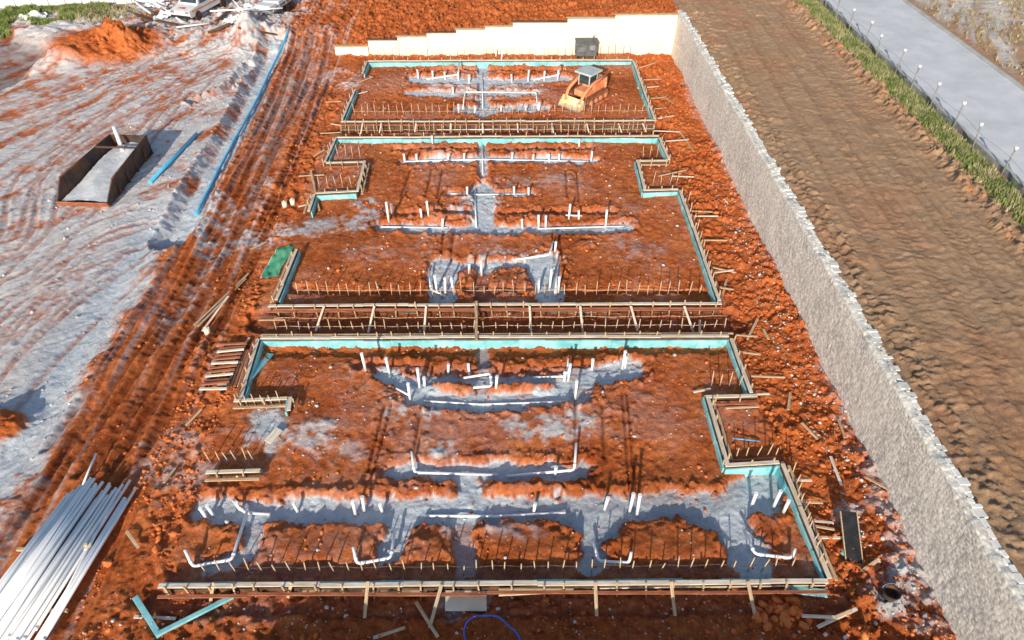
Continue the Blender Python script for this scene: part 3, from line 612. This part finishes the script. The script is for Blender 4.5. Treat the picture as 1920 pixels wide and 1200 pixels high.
# ---------------------------------------------------------------- washout bin
x,y=G(162,388); rt=empty('washout_bin',(x-.1,y,0),math.radians(-4)); rt.location.z=hz(x,y+3)+.05
tag(rt,'tapered dark steel washout bin holding white slurry','skip bin')
W0,W1,LN,HH=1.65,1.2,7.0,1.35
def side(sx):
    V=[(sx*W0,0,0),(sx*W1,LN,0),(sx*(W1+.15),LN,HH),(sx*(W0+.1),1.2,HH),(sx*(W0+.02),0,.35)]
    V2=[(a-sx*.08,b,c) for a,b,c in V]; A=V+V2
    Fc=[(0,1,2,3,4),(9,8,7,6,5)]+[(i,(i+1)%5,(i+1)%5+5,i+5) for i in range(5)]
    return mesh_obj('side_plate',A,Fc,M['bin'],rt)
side(1);side(-1)
boxes('floor_plate',[((0,LN/2,.06),(2*W1+.3,LN,.08))],M['bin'],rt); boxes('end_plate',[((0,LN,HH/2),(2*W1+.2,.09,HH),(0,0,0),.01)],M['bin'],rt)
boxes('door_plate',[((0,-.05,.2),(2*W0+.1,.08,.42),(.5,0,0),.01)],M['redwood'],rt)
for sx in(-1,1):
    for t in(1.6,3,4.4,5.8): boxes('rib',[((sx*(W0+.1-(W0-W1)*t/LN),t,HH/2),(.1,.12,HH-.05))],M['bin'],rt)
    tubes('top_rim',[([(sx*(W0+.06),1.2,HH),(sx*(W1+.11),LN,HH)],.06)],M['bin'],rt,8)
V=[];Fc=[];nn=20
for i in range(nn):
    for j in range(nn*2):
        a=i/(nn-1)*2-1;b=j/(2*nn-1); w=(W0-.1)*(1-b)+(W1-.1)*b; V.append((a*w,.15+b*(LN-.3),.22+.45*b+.15*(1-a*a)+.12*math.sin(7*b+3*a)*b+random.uniform(-.02,.02)))
for i in range(nn-1):
    for j in range(2*nn-1): k=i*2*nn+j; Fc.append((k,k+2*nn,k+2*nn+1,k+1))
mesh_obj('slurry_fill',V,Fc,M['whiteslurry'],rt,True)
boxes('cross_bar',[((0,5.2,HH+.03),(2*W1+.5,.14,.1),(0,0,0),.01)],M['bin'],rt)
tubes('chute_pipe',[([(-.1,5.9,.5),(-.5,6.6,2.2)],.14)],M['white'],rt,12)
# ---------------------------------------------------------------- compact track loader
x,y=G(1100,190); rt=empty('track_loader',(x,y,hz(x,y)+.02),math.radians(-42)); tag(rt,'dusty orange compact track loader with grey cab roof','construction vehicle')
for sx in(-1,1):
    pr=[(-1.5,.32),(-1.25,.05),(1.15,.05),(1.45,.3),(1.3,.72),(-1.1,.62)]; V=[(sx*.62,a,b) for a,b in pr]+[(sx*1.08,a,b) for a,b in pr]
    mesh_obj('track',V,[tuple(range(6)),tuple(reversed(range(6,12)))]+[(i,i+6,(i+1)%6+6,(i+1)%6) for i in range(6)],M['tracks'],rt)
    for t in(-.95,-.3,.35,1.0): tubes('wheel',[([(sx*1.07,t,.3),(sx*1.11,t,.3)],.2)],M['orange'],rt,14)
    tubes('loader_arm',[(fillet([(sx*.78,1.25,1.75),(sx*.78,-.4,1.6),(sx*.78,-1.5,1.15),(sx*.7,-1.95,.4)],.3),.13)],M['orange'],rt,8)
    boxes('headlight',[((sx*.42,-.62,2.2),(.2,.06,.12))],M['white'],rt)
boxes('body',[((0,.75,1.05),(1.25,1.5,.95),(0,0,0),.1),((0,-.3,.75),(1.2,1.4,.5),(0,0,0),.05),((0,1.5,1.1),(1.5,.2,.9),(0,0,0),.05)],M['orange'],rt)
boxes('engine_grille',[((0,1.62,1.15),(.9,.04,.5))],M['black'],rt)
boxes('cab',[((s*.5,t,1.75),(.07,.07,1.0)) for s in(-1,1) for t in(-.55,.45)]+[((0,.45,1.5),(1.0,.05,.5))],M['grey'],rt)
boxes('window',[((.5,-.05,1.8),(.02,.9,.75))],M['glass'],rt);boxes('window',[((-.5,-.05,1.8),(.02,.9,.75))],M['glass'],rt);boxes('windscreen',[((0,-.56,1.8),(.9,.02,.75))],M['glass'],rt)
boxes('cab_roof',[((0,-.05,2.3),(1.6,1.6,.14),(0,0,0),.04)],M['grey'],rt)
V=[(-1.0,-1.9,.1),(1.0,-1.9,.1),(1.0,-2.55,.05),(-1.0,-2.55,.05),(-1.0,-1.85,.75),(1.0,-1.85,.75)]
V+= [(a*1.02,b+.06,c-.03) for a,b,c in V]
mesh_obj('bucket',V,[(0,1,2,3),(0,4,5,1),(0,3,4),(1,5,2),(6,9,8,7),(6,7,11,10),(6,10,9),(7,8,11)],M['yellow'],rt)
boxes('bucket_edge',[((0,-2.56,.08),(2.05,.12,.04))],M['metal'],rt)
def pickup(x,y,rz,label='white pickup truck with orange stripes parked on pale ground',sc=1):
    rt=empty('pickup_truck',(x,y,hz(x,y)+.02),rz); tag(rt,label,'truck'); rt.scale=(sc,sc,sc)
    pr=[(-2.6,.45),(-2.65,.95),(-1.5,1.1),(-.95,1.72),(.45,1.75),(.75,1.1),(2.65,1.05),(2.65,.5)]
    n=len(pr); V=[(-.92,a,b) for a,b in pr]+[(.92,a,b) for a,b in pr]
    for k in(3,4): V[k]=(-.75,)+V[k][1:]; V[k+n]=(.75,)+V[k+n][1:]
    mesh_obj('body',V,[tuple(range(n)),tuple(reversed(range(n,2*n)))]+[(i,i+n,(i+1)%n+n,(i+1)%n) for i in range(n)],M['white'],rt)
    mesh_obj('windscreen',[(-.78,-1.46,1.14),(.78,-1.46,1.14),(.68,-1.0,1.7),(-.68,-1.0,1.7)],[(0,1,2,3)],M['glass'],rt)
    boxes('load_bed',[((0,1.75,1.08),(1.55,1.6,.06))],M['rubber'],rt)
    for s in(-1,1):
        mesh_obj('side_window',[(s*.93,-1.2,1.15),(s*.93,.6,1.15),(s*.80,.35,1.62),(s*.80,-.9,1.62)],[(0,1,2,3)],M['glass'],rt)
        boxes('stripe',[((s*.925,0,.85),(.01,4.6,.14))],M['orange'],rt)
        boxes('headlight',[((s*.68,-2.64,.85),(.34,.05,.18))],M['metal'],rt)
        for t in(-1.7,1.65):
            tubes('wheel',[([(s*.72,t,.38),(s*.97,t,.38)],.38)],M['rubber'],rt,18)
    boxes('bonnet_stripe',[((0,-2.1,1.045),(.5,.9,.02),(-.13,0,0))],M['orange'],rt)
    boxes('bumper',[((0,-2.68,.5),(1.8,.12,.22),(0,0,0),.03)],M['black'],rt)
x,y=G(385,38); pickup(x,y,math.radians(-18),sc=1.2)
x,y=G(525,36); rt=empty('flatbed_trailer',(x,y,hz(x,y)+.02),math.radians(-14)); tag(rt,'flatbed trailer carrying white bundled sheets','trailer')
boxes('deck',[((0,0,.75),(2.2,5.6,.12),(0,0,0),.02)],M['metal'],rt)
for s in(-1,1):
    boxes('side_rail',[((s*1.08,0,1.1),(.05,5.5,.06))]+[((s*1.08,t,.95),(.05,.05,.35)) for t in(-2.6,-1.3,0,1.3,2.6)],M['white'],rt)
    for t in(.2,1.1): tubes('wheel',[([(s*.85,t,.38),(s*1.08,t,.38)],.38)],M['rubber'],rt,16)
for k in range(4): boxes('sheet_bundle',[((random.uniform(-.2,.2),-1.9+1.25*k,1.0+.05*k),(1.7,1.1,.38),(0,0,random.uniform(-.15,.15)),.06)],M['white'],rt)
tubes('drawbar',[([(0,-2.8,.7),(0,-3.9,.55)],.07)],M['metal'],rt,8)
def sheet(u,v,sx,sy,hh,rz,label='crumpled white plastic sheet on pale ground'):
    x,y=G(u,v); o_=[];F_=[];n=18
    for i in range(n):
        for j in range(n):
            a=i/(n-1)-.5;b=j/(n-1)-.5; r=max(0,1-4*(a*a+b*b)*.8)
            wx,wy=x+(a*sx)*math.cos(rz)-(b*sy)*math.sin(rz),y+(a*sx)*math.sin(rz)+(b*sy)*math.cos(rz)
            o_.append((wx,wy,hz(wx,wy)+.05+hh*r*(.6+.4*math.sin(a*12+b*9))+random.uniform(0,.12)))
    for i in range(n-1):
        for j in range(n-1): k=i*n+j; F_.append((k,k+n,k+n+1,k+1))
    m=mesh_obj('plastic_sheet',o_,F_,M['white']); tag(m,label,'plastic sheet',group='crumpled plastic sheets')
sheet(320,48,2.6,2.0,.4,.4); sheet(445,58,2.2,1.6,.4,.9); sheet(70,50,2.6,1.6,.6,.3); sheet(300,28,2.4,1.6,.5,.0); sheet(470,35,2.2,1.6,.5,.5)
for p in [(300,30,350,68),(430,14,470,60),(250,20,290,50),(340,78,400,70),(470,68,540,62),(410,78,490,72)]:
    run([(p[0],p[1],.35),(p[2],p[3],.3)],.07,label='long white plastic pipe lying among stored materials')
for p in [(290,48,330,34),(395,78,440,70),(455,85,520,74),(250,40,290,60),(410,60,440,36),(300,60,340,70)]: plank(*p,.3,.12,'darkwood',.2,.2,label='dark timber bearer among stored materials')
x0,y0=G(-150,36); x1,y1=G(345,20)
n=16
rt=empty('site_fence',(x0,y0,0)); tag(rt,'white sheet site fence on metal posts behind grass','fence')
for i in range(n):
    t=(i+.5)/n; xa=(x1-x0)*t; ya=(y1-y0)*t; ang=math.atan2(y1-y0,x1-x0); z=hz(x0+xa,y0+ya)
    boxes('fence_panel',[((xa,ya,z+.75),(math.hypot(x1-x0,y1-y0)/n-.06,.04,1.2),(0,0,ang))],M['white'],rt)
    tubes('fence_post',[([(xa-(x1-x0)/n/2,ya-(y1-y0)/n/2,z-.2),(xa-(x1-x0)/n/2,ya-(y1-y0)/n/2,z+1.6)],.05)],M['metal'],rt,8)
rt=empty('silt_fence',(28.9,56,up)); tag(rt,'low grey silt fence with white capped steel posts beside the road','fence')
for yv in np.arange(26,96,2.9):
    dx=.12*math.sin(yv*1.3); zz=hz(28.9,yv)-up; ln=random.uniform(-.2,.2)
    tubes('fence_post',[([(dx,yv-56,zz-.3),(dx+ln,yv-56,zz+1.6)],.05)],M['fabric'],rt,8)
    tubes('post_cap',[([(dx+ln,yv-56,zz+1.58),(dx+ln,yv-56,zz+1.76)],.11)],M['white'],rt,10)
V=[];Fc=[]
yy=np.arange(26,95.4,.55)
for i,yv in enumerate(yy):
    dx=.12*math.sin(yv*1.3)+.04; V+=[(dx,yv-56,-.1),(dx+.03*math.sin(yv*5),yv-56,.42+.06*math.sin(yv*1.9))]
    if i: a=2*(i-1); Fc.append((a,a+1,a+3,a+2))
mesh_obj('fence_fabric',V,Fc,M['fabric'],rt)
tubes('wire',[([(.12*math.sin(yv*1.3),yv-56,1.1) for yv in np.arange(26,95.4,1.1)],.01)],M['metal'],rt,5)
# ---------------------------------------------------------------- grass (uncountable)
def grass(name,pts,hgt,label,mat='grass'):
    V=[];Fc=[]
    for (x,y) in pts:
        z=hz(x,y); s=hgt*random.uniform(.5,1.3)
        for b in range(6):
            a=random.uniform(0,6.28); l=random.uniform(.3,.9)*s; w=.03+.025*random.random(); dx,dy=math.cos(a),math.sin(a)
            k=len(V); bx,by=x+random.uniform(-.12,.12),y+random.uniform(-.12,.12)
            V+=[(bx-dy*w,by+dx*w,z-.03),(bx+dy*w,by-dx*w,z-.03),(bx+dx*l*.5,by+dy*l*.5,z+s*random.uniform(.5,1))]; Fc.append((k,k+1,k+2))
    o=mesh_obj(name,V,Fc,M[mat]); tag(o,label,'grass',kind='stuff')
pts=[];p2=[]
while len(pts)<8000:
    y=random.uniform(26,88); x=random.gauss(28.0,.45)
    if x>28.8 or x<26.6: continue
    q_=vn(np.array(x*.7),np.array(y*.4),3)
    if q_<.3 and random.random()<.7: continue
    (p2 if random.random()<.3 else pts).append((x,y))
grass('verge_grass',pts,.3,'patchy green verge grass along the fence'); grass('verge_weeds',p2,.34,'dry straw weeds along the fence','straw')
pts=[]
for _ in range(9000):
    u=random.uniform(-150,215);v=random.uniform(20,78)
    if v>78-max(0,(u-0))*.18 or vn(np.array(u*.02),np.array(v*.06),5)<.3: continue
    pts.append(G(u,v,0))
grass('bank_grass',pts,.45,'rough green and straw grass on the bank')
pts=[G(random.gauss(180,35),random.gauss(38,8),0) for _ in range(1500)]+[(random.uniform(37.5,60),random.uniform(45,100)) for _ in range(2500)]
grass('field_grass',pts,.35,'sparse dry straw grass beyond the road','straw')
# ---------------------------------------------------------------- clods and stones
import bmesh
def rock_var(sub=1):
    bm=bmesh.new(); bmesh.ops.create_icosphere(bm,subdivisions=sub,radius=1)
    V=np.array([v.co[:] for v in bm.verts]); Fc=np.array([[v.index for v in f.verts] for f in bm.faces]); bm.free()
    V*= (1+rng.normal(0,.18,(len(V),1))); V*=np.array([1,rng.uniform(.65,1),rng.uniform(.5,.8)]); return V,Fc
vars_=[rock_var(1) for _ in range(6)]+[rock_var(2) for _ in range(2)]
def scatter(name,P,S,mat,label,cat):
    VV=[];FF=[];o=0
    zz=hzv(P[:,0],P[:,1])
    for i in range(len(P)):
        V,Fc=vars_[rng.integers(0,6) if S[i]<.16 else rng.integers(6,8)]; a=rng.uniform(0,6.28); c,s=math.cos(a),math.sin(a)
        v=V@np.array([[c,s,0],[-s,c,0],[0,0,1]])*S[i]+np.array([P[i,0],P[i,1],zz[i]+S[i]*.2]); VV.append(v); FF.append(Fc+o); o+=len(V)
    VV=np.concatenate(VV);FF=np.concatenate(FF)
    me=bpy.data.meshes.new(name); me.vertices.add(len(VV)); me.vertices.foreach_set('co',VV.astype(np.float32).ravel())
    me.loops.add(FF.size); me.loops.foreach_set('vertex_index',FF.ravel().astype(np.int32)); me.polygons.add(len(FF)); me.polygons.foreach_set('loop_start',np.arange(0,FF.size,3,dtype=np.int32)); me.update(calc_edges=True)
    me.materials.append(mat); ob=bpy.data.objects.new(name,me); COL.objects.link(ob); tag(ob,label,cat,kind='stuff')
def U(n,x0,x1,y0,y1): return np.stack([rng.uniform(x0,x1,n),rng.uniform(y0,y1,n)],1)
P=np.concatenate([U(5200,11.7,15.4,8,61),U(1800,-15.4,-12.6,8,26),U(900,-16,-12.8,26,60),U(1100,-13,12,8.5,12),U(1200,-14,15,62.7,72),U(700,25.6,27,25,80),U(2800,-12,11,12.5,60),U(700,-36,-28,56,66),U(200,-20,-16,17,60),U(400,-24.5,-19,40,62)])
keep=fbm(P[:,0],P[:,1],.5,3,1)>.42; P=P[keep]; S=.022+.024*rng.exponential(1,len(P)); S=np.clip(S,.022,.19)
scatter('soil_clods',P,S,M['clod'],'scattered red soil clods','soil clods')
P=np.concatenate([U(1100,13.5,15.4,8,40),U(1800,-11.5,11,12.5,60),U(500,-15,14,8.5,12),U(900,-30,-20,12,60)]); S=.018+.018*rng.exponential(1,len(P))
scatter('pale_gravel',P,np.clip(S,.02,.12),M['gravel'],'scattered pale stones','gravel')
x,y=G(1465,1150); P=np.stack([rng.normal(x,.45,60),rng.normal(y,.35,60)],1); scatter('rock_pile',P,rng.uniform(.08,.22,60),M['clod'],'small heap of broken red rocks','rocks')
# ---------------------------------------------------------------- light, sky, camera
el=math.radians(21); az=math.radians(13)
d=Vector((math.sin(az)*math.cos(el),math.cos(az)*math.cos(el),-math.sin(el)))
sl=bpy.data.lights.new('sun','SUN'); sl.energy=5; sl.angle=math.radians(.5); sl.color=(1,.9,.76)
so=bpy.data.objects.new('sun',sl); so.rotation_euler=d.to_track_quat('-Z','Y').to_euler(); COL.objects.link(so)
w=bpy.data.worlds.new('World'); scene.world=w; w.use_nodes=True; nt=w.node_tree
sk=nt.nodes.new('ShaderNodeTexSky'); sk.sky_type='NISHITA'; sk.sun_disc=False; sk.sun_elevation=el; sk.sun_rotation=math.radians(193)
nt.links.new(sk.outputs[0],nt.nodes['Background'].inputs[0]); nt.nodes['Background'].inputs[1].default_value=.15
cam=bpy.data.cameras.new('camera'); cam.lens=24; cam.sensor_width=36; cam.clip_end=3000
co=bpy.data.objects.new('camera',cam); co.location=(0,0,H); co.rotation_euler=(math.radians(90)-PITCH,0,-YAW); COL.objects.link(co); scene.camera=co
scene.view_settings.view_transform='Standard'; scene.view_settings.look='None'; scene.view_settings.exposure=0
